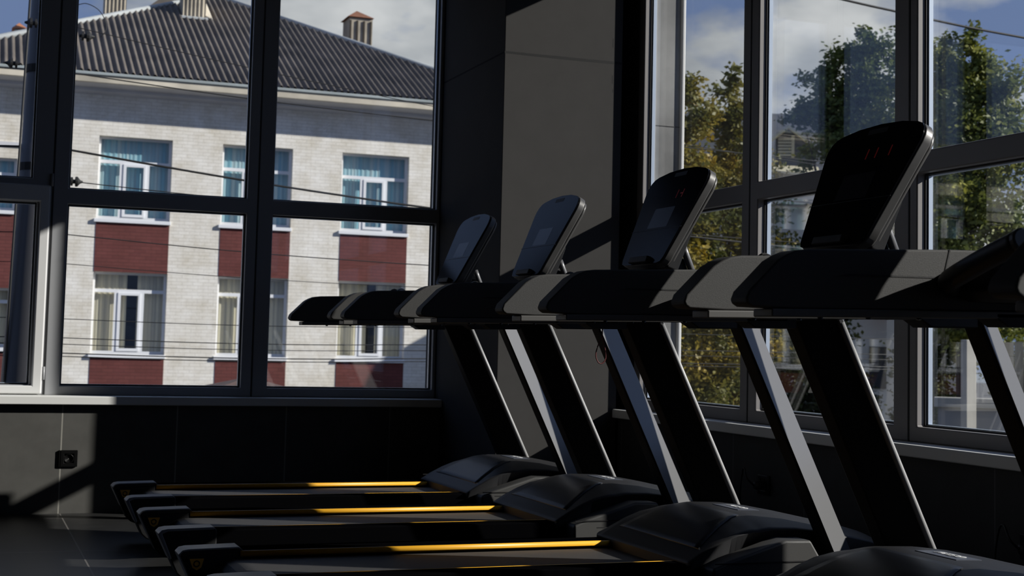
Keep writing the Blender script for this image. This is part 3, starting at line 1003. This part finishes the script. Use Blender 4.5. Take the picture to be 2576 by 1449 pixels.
roof = bpart('corrugated_roof', bm, M['roof'], smooth=True)
bm = bmesh.new()
AP = (APX, APY, EZ+(APY-EY)*SL)
BK = (APX, APY+14, AP[2])
f = [bm.verts.new(p) for p in ((EX0, EY, EZ), (EX1, EY, EZ), AP, BK, (EX0, APY+14, EZ), (EX1, APY+14, EZ))]
bm.faces.new((f[1], f[5], f[3], f[2])); bm.faces.new((f[0], f[2], f[3], f[4])); bm.faces.new((f[4], f[3], f[5]))
bm.faces.new((f[0], f[1], f[2]))
bpart('roof_deck', bm, M['roof'])
bm = bmesh.new()
add_tube(bm, [(EX0, EY, EZ+.06), AP], .085, 10); add_tube(bm, [(EX1, EY, EZ+.06), AP], .085, 10); add_tube(bm, [AP, BK], .085, 10)
bpart('ridge_cap', bm, M['ridge'], smooth=True)
def chimney(x0, x1, y0, y1, z0, z1, cap, corr=True, cm='rust'):
    bm = bmesh.new()
    # box with corrugated sheet front and sides
    pts = []
    def wave(a, b, n): return [a+(b-a)*i/n for i in range(n)]
    for x in wave(x0, x1, 40): pts.append((x, y0-(.022*math.cos((x-x0)*2*math.pi/.105) if corr else 0)))
    for y in wave(y0, y1, 10): pts.append((x1, y))
    for x in wave(x1, x0, 10): pts.append((x, y1))
    for y in wave(y1, y0, 10): pts.append((x0, y))
    add_loft(bm, [[(px, py, z0) for px, py in pts], [(px, py, z1) for px, py in pts]])
    ch = bpart('chimney', bm, M['chimney'])
    if cap:
        bm = bmesh.new()
        o = .07
        q = [(x0-o, y0-o, z1+.02), (x1+o*.4, y0-o, z1+.02), (x1+o*.4, y1+o, z1+.02), (x0-o, y1+o, z1+.02)]
        c = ((x0+x1)/2-.04, (y0+y1)/2, z1+cap)
        vs = [bm.verts.new(p) for p in q]; t = bm.verts.new(c)
        for i in range(4): bm.faces.new((vs[i], vs[(i+1) % 4], t))
        bm.faces.new(vs)
        bpart('chimney_cap', bm, M[cm], ch)
    return ch
chimney(5.19, 5.80, 39.2, 39.9, 9.2, 12.3, 0)
bm = bmesh.new()   # flashing beside the chimney
add_loft(bm, [[(5.80, 39.25, 9.60), (5.98, 39.1, 9.47), (5.98, 39.1, 9.50), (5.80, 39.25, 9.63)], [(5.82, 40.2, 10.3), (5.97, 40.2, 10.12), (5.97, 40.2, 10.15), (5.82, 40.2, 10.33)]])
bpart('flashing', bm, M['fascia'])
bm = bmesh.new()
add_loft(bm, [[(5.15, 39.12, 9.50), (5.85, 39.12, 9.50), (5.85, 39.19, 9.56), (5.15, 39.19, 9.56)], [(5.15, 39.05, 9.46), (5.85, 39.05, 9.46), (5.85, 39.05, 9.50), (5.15, 39.05, 9.50)]])
bpart('flashing', bm, M['ridge'])
chimney(3.40, 3.98, 42.0, 42.7, 8.4, 12.6, 0)
chimney(10.12, 10.80, 40.5, 41.3, 8.5, 10.28, .30, corr=False)
bm = bmesh.new()   # timber battens of that chimney
for u in (10.12, 10.32, 10.52, 10.72):
    add_box(bm, (u, 40.46, 8.6), (u+.045, 40.5, 10.2))
bpart('batten', bm, M['bark'])
chimney(1.06, 1.40, 44.0, 44.5, 8.0, 9.72, .24, corr=False, cm='orange_roof')
# higher rear roof that shows behind the left hip
bm = bmesh.new()
add_loft(bm, [[(3.95, 47, 10.4), (3.95, 52, 10.4), (6.0, 52, 12.2), (6.0, 47, 12.2)], [(9.2, 47, 10.4), (9.2, 52, 10.4), (7.2, 52, 12.2), (7.2, 47, 12.2)]])
bpart('rear_roof', bm, M['roof'])

# ------------------------------------------------------------------ street poles, cables
pole = empty('utility_pole', (.52, 12.0, -3.6))
tag(pole, 'dark grey tapering steel pole outside the left window', 'pole')
bm = bmesh.new()
zz = [-3.6, .5, 2.0, 2.42, 2.43, 2.82, 3.9, 3.905, 5.6]
rr = [.235, .190, .155, .150, .142, .140, .132, .128, .11]
add_tube(bm, [(.012*(z-2), 0, z+3.6) for z in zz], .1, 24, rr)
link_mesh('shaft', bm, M['pole'], pole, smooth=True)
bm = bmesh.new()
for z, r in ((3.03, .149), (2.25, .158)):
    add_tube(bm, [(.012*(z-2), 0, z+3.6-.03), (.012*(z-2), 0, z+3.6+.03)], r, 24)
link_mesh('band', bm, M['black_metal'], pole, smooth=False)
bm = bmesh.new()
add_tube(bm, [(-.20, -.05, 2.0), (-.17, -.12, 5.0), (-.10, -.15, 8.8)], .009, 8)
link_mesh('down_cable', bm, M['wire'], pole, smooth=True)
pole2 = empty('concrete_pole', (.30, 16.0, -3.6))
tag(pole2, 'pale concrete pole at the left edge, low behind the steel pole', 'pole')
bm = bmesh.new()
add_loft(bm, [[(-.42, -.09, 0), (-.24, -.09, 0), (-.24, .09, 0), (-.42, .09, 0)], [(-.38, -.07, 6.6), (-.26, -.07, 6.6), (-.26, .07, 6.6), (-.38, .07, 6.6)]])
link_mesh('shaft', bm, M['concrete'], pole2, bevel=.02)
bm = bmesh.new()
for z in (3.1, 4.7, 5.6):
    add_box(bm, (-.43, -.10, z), (-.21, .10, z+.03))
link_mesh('band', bm, M['black_metal'], pole2)

def cable(z0, z1, r, label, group=None, x0=.6, y=12.0, left=True, xe=9.0):
    """runs from far left past the pole to the right; z0 at X=.765, z1 at X=3.82"""
    s = (z1-z0)/(3.82-.765)
    pts = []
    if left:
        for x in (-9, -5, -2, .2): pts.append((x, y, z0+(.6-x)*-.035+.01))
    for x in (x0, .765, 1.6, 2.3, 3.0, 3.82, 5.2, xe):
        sag = -.02*math.sin(min(1, max(0, (x-.765)/3.05))*math.pi)
        xx = min(x, 3.82)+(max(0, x-3.82))*.5
        pts.append((x, y, z0+(xx-.765)*s+sag))
    bm = bmesh.new()
    add_tube(bm, smooth_path(pts, 5), r, 6)
    return tag(link_mesh('overhead_cable', bm, M['wire'], None, smooth=True), label, 'cable', group)
cable(2.407, 2.108, .0095, 'thick black overhead cable sloping across the upper left windows of the brick building')
cable(3.026, 2.877, .005, 'thin overhead wire running along the eaves of the brick building')
cable(3.40, 3.00, .0035, 'fine overhead wire crossing the corrugated roof', left=False, x0=.75)
cable(2.158, 2.05, .0045, 'thin overhead wire just above the window transom, below the thick cable', left=False, x0=.70)
cable(1.733, 1.612, .0045, 'thin overhead wire crossing the upper red panels of the brick building')
cable(1.50, 1.42, .003, 'fine overhead wire at the tops of the lower windows of the brick building')
for z, r in ((1.065, .0035), (.915, .0042), (.865, .0035), (.795, .005), (.770, .004)):
    cable(z, z+.012, r, 'one of five thin wires low across the lower windows of the brick building', 'low street wires')
def insulator(x, y, z, s, ax, label):
    t = empty('insulator', (x, y, z)); tag(t, label, 'insulator', 'wire insulators')
    bm = bmesh.new()
    pts = [(ax*s*k, 0, 0) for k in (-1, -.7, -.65, -.35, -.3, 0, .05, .4, .8, 1.2)]
    add_tube(bm, pts, .02, 14, [s*.25, s*.25, s*.7, s*.7, s*.35, s*.35, s*.8, s*.8, s*.3, s*.15])
    link_mesh('body', bm, M['wire'], t, smooth=False)
insulator(.835, 12.0, 3.335, .055, 1, 'dark insulator right of the first mullion, against the corrugated roof')
insulator(.80, 12.0, 2.158, .05, 1, 'small dark insulator on the wire just above the window transom')
insulator(.285, 11.8, 3.03, .05, -1, 'dark insulator left of the first mullion, level with the gutter')
insulator(.415, 11.8, 3.36, .05, -1, 'dark insulator on the steel pole, near its orange-capped background')
bm = bmesh.new()
add_tube(bm, smooth_path([(.76, 12, 3.585), (.83, 12, 3.60), (.92, 12, 3.56), (.975, 12, 3.48), (.985, 12, 3.40), (.95, 12, 3.34)]), .0035, 6)
tag(link_mesh('loose_wire', bm, M['wire'], None, smooth=True), 'loose looped wire end in front of the left roof slope', 'wire')
bm = bmesh.new()
add_tube(bm, smooth_path([(6.0, 14, 5.30), (9.159, 14, 4.985), (9.968, 14, 4.913), (10.467, 14, 4.868), (11.826, 14, 4.782), (16, 14, 4.60)], 6), .014, 8)
tag(link_mesh('overhead_cable', bm, M['wire'], None, smooth=True), 'black overhead cable against the sky at upper right', 'cable')

# ------------------------------------------------------------------ trees and far houses beyond the right windows
def leaf_cloud(name, blobs, m, parent, base, seed, density=1700, size=.050):
    r = random.Random(seed)
    verts, faces = [], []
    for (x, y, z, rad) in blobs:
        n = int(density*rad*rad*3.2)+40
        # sub-clusters make the crown lumpy
        subs = []
        for _ in range(max(5, int(14*rad))):
            d = Vector((r.gauss(0, 1), r.gauss(0, 1), r.gauss(0, .8))).normalized()*rad*r.uniform(.1, 1.3)
            subs.append((Vector((x, y, z))+d, max(.10, rad*r.uniform(.22, .5))))
        for _ in range(n):
            c, sr = r.choice(subs)
            p = c + Vector((r.gauss(0, .75), r.gauss(0, .75), r.gauss(0, .7)))*sr - Vector(base)
            s = size*r.uniform(.6, 1.35)
            a = Vector((r.gauss(0, 1), r.gauss(0, 1), r.gauss(0, .6))).normalized()
            b = a.cross(Vector((r.gauss(0, 1), r.gauss(0, 1), r.gauss(0, 1)))).normalized()
            i = len(verts)
            verts += [p-a*s, p+b*s*.55, p+a*s, p-b*s*.55]
            faces.append((i, i+1, i+2, i+3))
    me = bpy.data.meshes.new(name)
    me.from_pydata([tuple(v) for v in verts], [], faces)
    me.materials.append(m)
    o = bpy.data.objects.new(name, me); COL.objects.link(o); o.parent = parent
    return o

def tree(name, label, blobs, m, seed, group=None, density=1700, size=.050, spread=.8, cat='tree'):
    bx_ = sum(b[0] for b in blobs)/len(blobs); by_ = sum(b[1] for b in blobs)/len(blobs)
    base = (bx_, by_, -3.6)
    t = empty(name, base); tag(t, label, cat, group)
    r = random.Random(seed)
    # a second layer of blobs behind and beside gives the crown depth
    more = []
    for (x, y, z, q) in blobs:
        more.append((x+r.uniform(-.2, .5)*spread, y+r.uniform(.2, .9)*spread, z+r.uniform(-.35, .02), q*1.0))
    leaf_cloud('foliage', blobs+more, m, t, base, seed, density, size)
    bm = bmesh.new()
    top = max(b[2] for b in blobs)-.5
    h = top+3.6
    add_tube(bm, [(0, .5, 0), (.03, .52, h*.3), (-.05, .5, h*.55), (0, .5, h*.75)], .1, 10, [.16, .12, .07, .02])
    for (x, y, z, q) in blobs[::2]:
        p0 = Vector((0, .5, min(h*.75, max(1.0, (z+3.6)*.7))))
        p1 = Vector((x-base[0], y-base[1], z+3.6))
        add_tube(bm, [p0, p0.lerp(p1, .5)+Vector((0, 0, .1)), p0.lerp(p1, .85)], .03, 6, [.045, .026, .008])
    link_mesh('trunk', bm, M['bark'], t, smooth=True)
    return t
tree('tree', 'yellowing tree beside the outside stone pier, leftmost in the right windows',
     [(11.14, 21.26, 5.2, .26), (11.24, 21.2, 4.73, .36), (11.04, 21.31, 4.53, .33), (11.28, 21.18, 3.87, .49), (11.09, 21.29, 3.28, .46), (11.46, 21.09, 3.02, .53), (11.13, 21.26, 2.23, .59), (11.53, 21.05, 1.85, .59), (11.2, 21.23, 1.06, .59), (11.66, 20.98, .62, .53), (11.33, 21.16, .16, .53), (11.4, 21.2, -.6, .6)],
     M['leaf_yellow'], 11)
tree('tree', 'yellowing tree just left of the first right-hand mullion',
     [(12.27, 21.78, 5.55, .20), (12.24, 21.8, 5.03, .28), (12.39, 21.71, 4.62, .36), (12.12, 21.84, 4.1, .30), (12.46, 21.67, 3.86, .48), (12.29, 21.77, 3.11, .55), (12.53, 21.63, 2.57, .55), (12.37, 21.73, 1.76, .55), (12.6, 21.59, 1.09, .55), (12.32, 21.75, .28, .55), (12.4, 21.7, -.5, .6)],
     M['leaf_yellow'], 12)
tree('tree', 'tall dark green tree in the middle right-hand pane, behind the largest console',
     [(15.52, 22.09, 6.58, .33), (15.08, 22.39, 6.37, .36), (14.73, 22.63, 6.1, .28), (15.38, 22.19, 5.85, .59), (14.85, 22.55, 5.57, .44), (14.55, 22.74, 5.42, .24), (15.55, 22.07, 5.19, .59), (14.91, 22.51, 4.91, .5), (15.33, 22.23, 4.32, .62), (14.9, 22.5, 4.17, .4), (15.56, 22.07, 3.59, .59), (15.1, 22.4, 3.3, .55), (14.75, 22.6, 2.86, .45), (15.62, 22.02, 2.44, .52), (14.75, 22.6, 4.9, .3), (14.45, 22.8, 5.45, .2), (14.28, 22.9, 5.38, .12)],
     M['leaf_green'], 13)
tree('tree', 'big sunlit green tree at the right edge under the overhead cable',
     [(16.09, 20.42, 6.32, .30), (15.89, 20.58, 6.05, .32), (16.3, 20.26, 6.1, .26), (15.73, 20.7, 5.57, .39), (16.2, 20.34, 5.48, .55), (16.6, 20.01, 5.54, .26), (16.5, 20.09, 4.99, .38), (15.89, 20.58, 4.8, .55), (16.3, 20.26, 4.31, .6), (16.75, 19.9, 4.16, .36), (15.99, 20.5, 3.63, .6), (16.6, 20.01, 3.21, .52), (15.89, 20.58, 2.67, .57), (16.4, 20.18, 2.4, .64), (16.77, 19.87, 2.27, .57), (15.89, 20.58, 1.71, .5)],
     M['leaf_mixed'], 14)
tree('tree', 'pale small tree top just right of the second right-hand mullion',
     [(16.8, 22.4, 6.70, .23), (16.77, 22.42, 6.1, .3), (16.7, 22.5, 5.4, .4), (16.9, 22.3, 4.6, .5), (16.8, 22.4, 3.6, .55), (16.85, 22.4, 2.6, .6)],
     M['leaf_mixed'], 15)
for i, (lab, bl) in enumerate((
    ('dark leafy bush below the gabled house, right of the first mullion', [(14.48, 23.96, 2.6, .42), (14.24, 24.11, 1.9, .60), (14.63, 23.88, .82, .69), (14.51, 23.95, -.08, .69), (14.4, 24.0, -1.0, .8)]),
    ('dark leafy bush in front of the pale house wall', [(14.95, 23.65, 1.5, .50), (15.13, 23.56, .24, .6), (15.44, 23.36, -.35, .6), (15.2, 23.5, -1.2, .8)]),
    ('dark leafy bush left of the pale concrete post', [(16.89, 22.33, 1.04, .61), (16.78, 22.42, .01, .46), (17.0, 22.2, -.6, .6)]),
    ('sunlit bush above the board fence at the right edge', [(17.97, 21.47, 1.64, .54), (17.6, 21.7, 2.3, .5), (18.2, 21.3, .6, .6)]))):
    tree('bush', lab, bl, M['leaf_dark'] if i < 3 else M['leaf_mixed'], 30+i, cat='bush')

# grey-roofed house with a louvred gable
h = empty('gabled_house', (23.0, 42.0, -3.6)); tag(h, 'far house with a long grey roof and a small louvred gable', 'house')
HO = Vector(h.location)
def hpart(name, bm, m, parent, O_, **kw):
    for v in bm.verts: v.co -= O_
    return link_mesh(name, bm, m, parent, **kw)
AX = Vector((26.09-21.84, 40.29-42.74, 0)).normalized(); BKV = Vector((-AX.y, AX.x, 0))
def hp(u, d, z): return Vector((21.84, 42.74, 0))+AX*u+BKV*d+Vector((0, 0, z))
bm = bmesh.new()
add_loft(bm, [[hp(-6, -4.2, 6.0), hp(-6, 0, 8.85), hp(-6, 4.2, 6.0)], [hp(9, -4.2, 6.0), hp(9, 0, 8.6), hp(9, 4.2, 6.0)]])
hpart('house_roof', bm, M['house_roof'], h, HO)
bm = bmesh.new()
a = [hp(-5.7, -3.8, -3.6), hp(8.7, -3.8, -3.6), hp(8.7, 3.8, -3.6), hp(-5.7, 3.8, -3.6)]
add_loft(bm, [a, [p+Vector((0, 0, 9.58)) for p in a]])
hpart('house_wall', bm, M['house_wall'], h, HO)
def gp(u, d, z): return Vector((20.62, 34.27, 0))+AX*u+BKV*d+Vector((0, 0, z))
g = empty('gable_dormer', (20.9, 34.2, -3.6)); tag(g, 'cream louvred gable end in front of the grey roof, among leaves', 'house')
GO = Vector(g.location)
bm = bmesh.new()
add_loft(bm, [[gp(-.05, 0, -3.6), gp(.95, 0, -3.6), gp(.95, 0, 6.55), gp(.30, 0, 7.0), gp(-.05, 0, 6.72)], [gp(-.05, 1.5, -3.6), gp(.95, 1.5, -3.6), gp(.95, 1.5, 6.55), gp(.30, 1.5, 7.0), gp(-.05, 1.5, 6.72)]])
hpart('gable_wall', bm, M['house_roof'], g, GO)
bm = bmesh.new()
add_loft(bm, [[gp(-.30, -.25, 6.60), gp(.30, -.25, 7.06), gp(.30, -.25, 6.98), gp(-.30, -.25, 6.52)], [gp(-.30, 0, 6.60), gp(.30, 0, 7.06), gp(.30, 0, 6.98), gp(-.30, 0, 6.52)]])
add_loft(bm, [[gp(.30, -.25, 7.06), gp(.98, -.25, 6.52), gp(.98, -.25, 6.44), gp(.30, -.25, 6.98)], [gp(.30, 0, 7.06), gp(.98, 0, 6.52), gp(.98, 0, 6.44), gp(.30, 0, 6.98)]])
hpart('barge_board', bm, M['gable'], g, GO)
bm = bmesh.new()
for k in range(6):
    z = 6.24+k*.085
    add_loft(bm, [[gp(.02, -.06, z), gp(.40, -.06, z), gp(.40, -.05, z+.05), gp(.02, -.05, z+.05)], [gp(.02, -.01, z+.02), gp(.40, -.01, z+.02), gp(.40, -.01, z+.07), gp(.02, -.01, z+.07)]])
add_loft(bm, [[gp(.38, -.08, 6.2), gp(.46, -.08, 6.2), gp(.46, -.08, 6.8), gp(.38, -.08, 6.8)], [gp(.38, 0, 6.2), gp(.46, 0, 6.2), gp(.46, 0, 6.8), gp(.38, 0, 6.8)]])
hpart('louvre', bm, M['gable'], g, GO)
bm = bmesh.new()
add_loft(bm, [[gp(-.3, -1.2, 5.72), gp(1.1, -1.2, 5.6), gp(1.1, -1.2, 5.55), gp(-.3, -1.2, 5.66)], [gp(-.3, 0, 6.02), gp(1.1, 0, 5.95), gp(1.1, 0, 5.9), gp(-.3, 0, 5.96)]])
hpart('porch_roof', bm, M['gable'], g, GO)
# pale house with a red roof seen in pieces between the leaves
p = empty('pale_house', (19.6, 30.2, -3.6)); tag(p, 'pale plastered house with a red roof edge seen in patches through leaves', 'house')
PO = Vector(p.location)
AX2 = Vector((20.99-18.19, 29.25-31.06, 0)).normalized(); BK2 = Vector((-AX2.y, AX2.x, 0))
def qp(u, d, z): return Vector((18.19, 31.06, 0))+AX2*u+BK2*d+Vector((0, 0, z))
bm = bmesh.new()
a = [qp(-.6, 0, -3.6), qp(3.05, 0, -3.6), qp(3.05, 1.5, -3.6), qp(-.6, 1.5, -3.6)]
b = [qp(-.6, 0, 4.6), qp(3.05, 0, 4.6), qp(3.05, 1.5, 4.6), qp(-.6, 1.5, 4.6)]
add_loft(bm, [a, b])
hpart('house_wall', bm, M['house_wall'], p, PO)
bm = bmesh.new()
add_loft(bm, [[qp(-.8, -.3, 4.5), qp(-.8, .8, 4.9), qp(-.8, 1.7, 4.5)], [qp(2.4, -.3, 4.5), qp(2.4, .8, 4.9), qp(2.4, 1.7, 4.5)]])
hpart('house_roof', bm, M['house_roof'], p, PO)
bm = bmesh.new()
add_loft(bm, [[qp(2.5, -.8, 1.75), qp(3.4, -.8, 1.75), qp(3.4, -.8, 1.8), qp(2.5, -.8, 1.8)], [qp(2.5, -.02, 2.5), qp(3.4, -.02, 2.5), qp(3.4, -.02, 2.55), qp(2.5, -.02, 2.55)]])
hpart('porch_roof', bm, M['red_roof'], p, PO)
bm = bmesh.new()
for u in (2.65,):
    for z in (.1, ):
        add_loft(bm, [[qp(u, -.03, z), qp(u+.4, -.03, z), qp(u+.4, -.03, z+1.0), qp(u, -.03, z+1.0)], [qp(u, .01, z), qp(u+.4, .01, z), qp(u+.4, .01, z+1.0), qp(u, .01, z+1.0)]])
hpart('window', bm, M['dark_inside'], p, PO)
# pale concrete post, grey beam wall and board fence at lower right
cp = empty('concrete_post', (12.38, 15.71, -3.6)); tag(cp, 'pale concrete post in the nearest right-hand pane, behind the largest treadmill', 'post')
bm = bmesh.new(); add_box(bm, (-.10, -.06, 0), (.06, .06, 4.75))
link_mesh('shaft', bm, M['concrete'], cp, bevel=.01)
lw = empty('low_wall', (12.6, 16.0, -3.6)); tag(lw, 'low grey wall with a pale coping behind the concrete post', 'wall')
bm = bmesh.new()
d_ = Vector((.8, -.6, 0)); e_ = Vector((.6, .8, 0))
def lp(u, d, z): return d_*u+e_*d+Vector((0, 0, z))
add_loft(bm, [[lp(-.4, 0, 0), lp(4, 0, 0), lp(4, .15, 0), lp(-.4, .15, 0)], [lp(-.4, 0, 3.85), lp(4, 0, 3.85), lp(4, .15, 3.85), lp(-.4, .15, 3.85)]])
link_mesh('wall_body', bm, M['outer_wall'], lw)
bm = bmesh.new()
add_loft(bm, [[lp(-.45, -.05, 3.85), lp(4, -.05, 3.85), lp(4, .2, 3.85), lp(-.45, .2, 3.85)], [lp(-.45, -.05, 3.98), lp(4, -.05, 3.98), lp(4, .2, 3.98), lp(-.45, .2, 3.98)]])
link_mesh('coping', bm, M['concrete'], lw, bevel=.01)
fe = empty('board_fence', (14.1, 17.0, -3.6)); tag(fe, 'weathered vertical board fence at the right edge, under the bush', 'fence')
bm = bmesh.new()
for k in range(26):
    u = -.2+k*.13
    add_loft(bm, [[lp(u, 0, 0), lp(u+.122, 0, 0), lp(u+.122, .025, 0), lp(u, .025, 0)], [lp(u, 0, 4.74+.01*(k % 3)), lp(u+.122, 0, 4.74+.01*(k % 3)), lp(u+.122, .025, 4.74), lp(u, .025, 4.74)]])
link_mesh('boards', bm, M['fence'], fe)
bm = bmesh.new()
for z in (1.2, 4.2):
    add_loft(bm, [[lp(-.2, .025, z), lp(3.2, .025, z), lp(3.2, .06, z), lp(-.2, .06, z)], [lp(-.2, .025, z+.08), lp(3.2, .025, z+.08), lp(3.2, .06, z+.08), lp(-.2, .06, z+.08)]])
link_mesh('fence_rail', bm, M['fence'], fe)

# small tiled pyramid roof just showing over the bottom frame of the left windows
kr = empty('kiosk', (3.74, 20.0, -3.6)); tag(kr, 'low dark tiled pyramid roof peeping over the bottom of the left windows', 'kiosk')
bm = bmesh.new()
v = [bm.verts.new(p) for p in ((-2.2, -2.2, 3.42), (2.2, -2.2, 3.42), (2.2, 2.2, 3.42), (-2.2, 2.2, 3.42))]; t_ = bm.verts.new((0, 0, 4.02))
for i in range(4): bm.faces.new((v[i], v[(i+1) % 4], t_))
bm.faces.new(v)
link_mesh('roof', bm, M['rust_tile'], kr)
bm = bmesh.new(); add_box(bm, (-1.9, -1.9, 0), (1.9, 1.9, 3.44)); link_mesh('wall', bm, M['render'], kr)
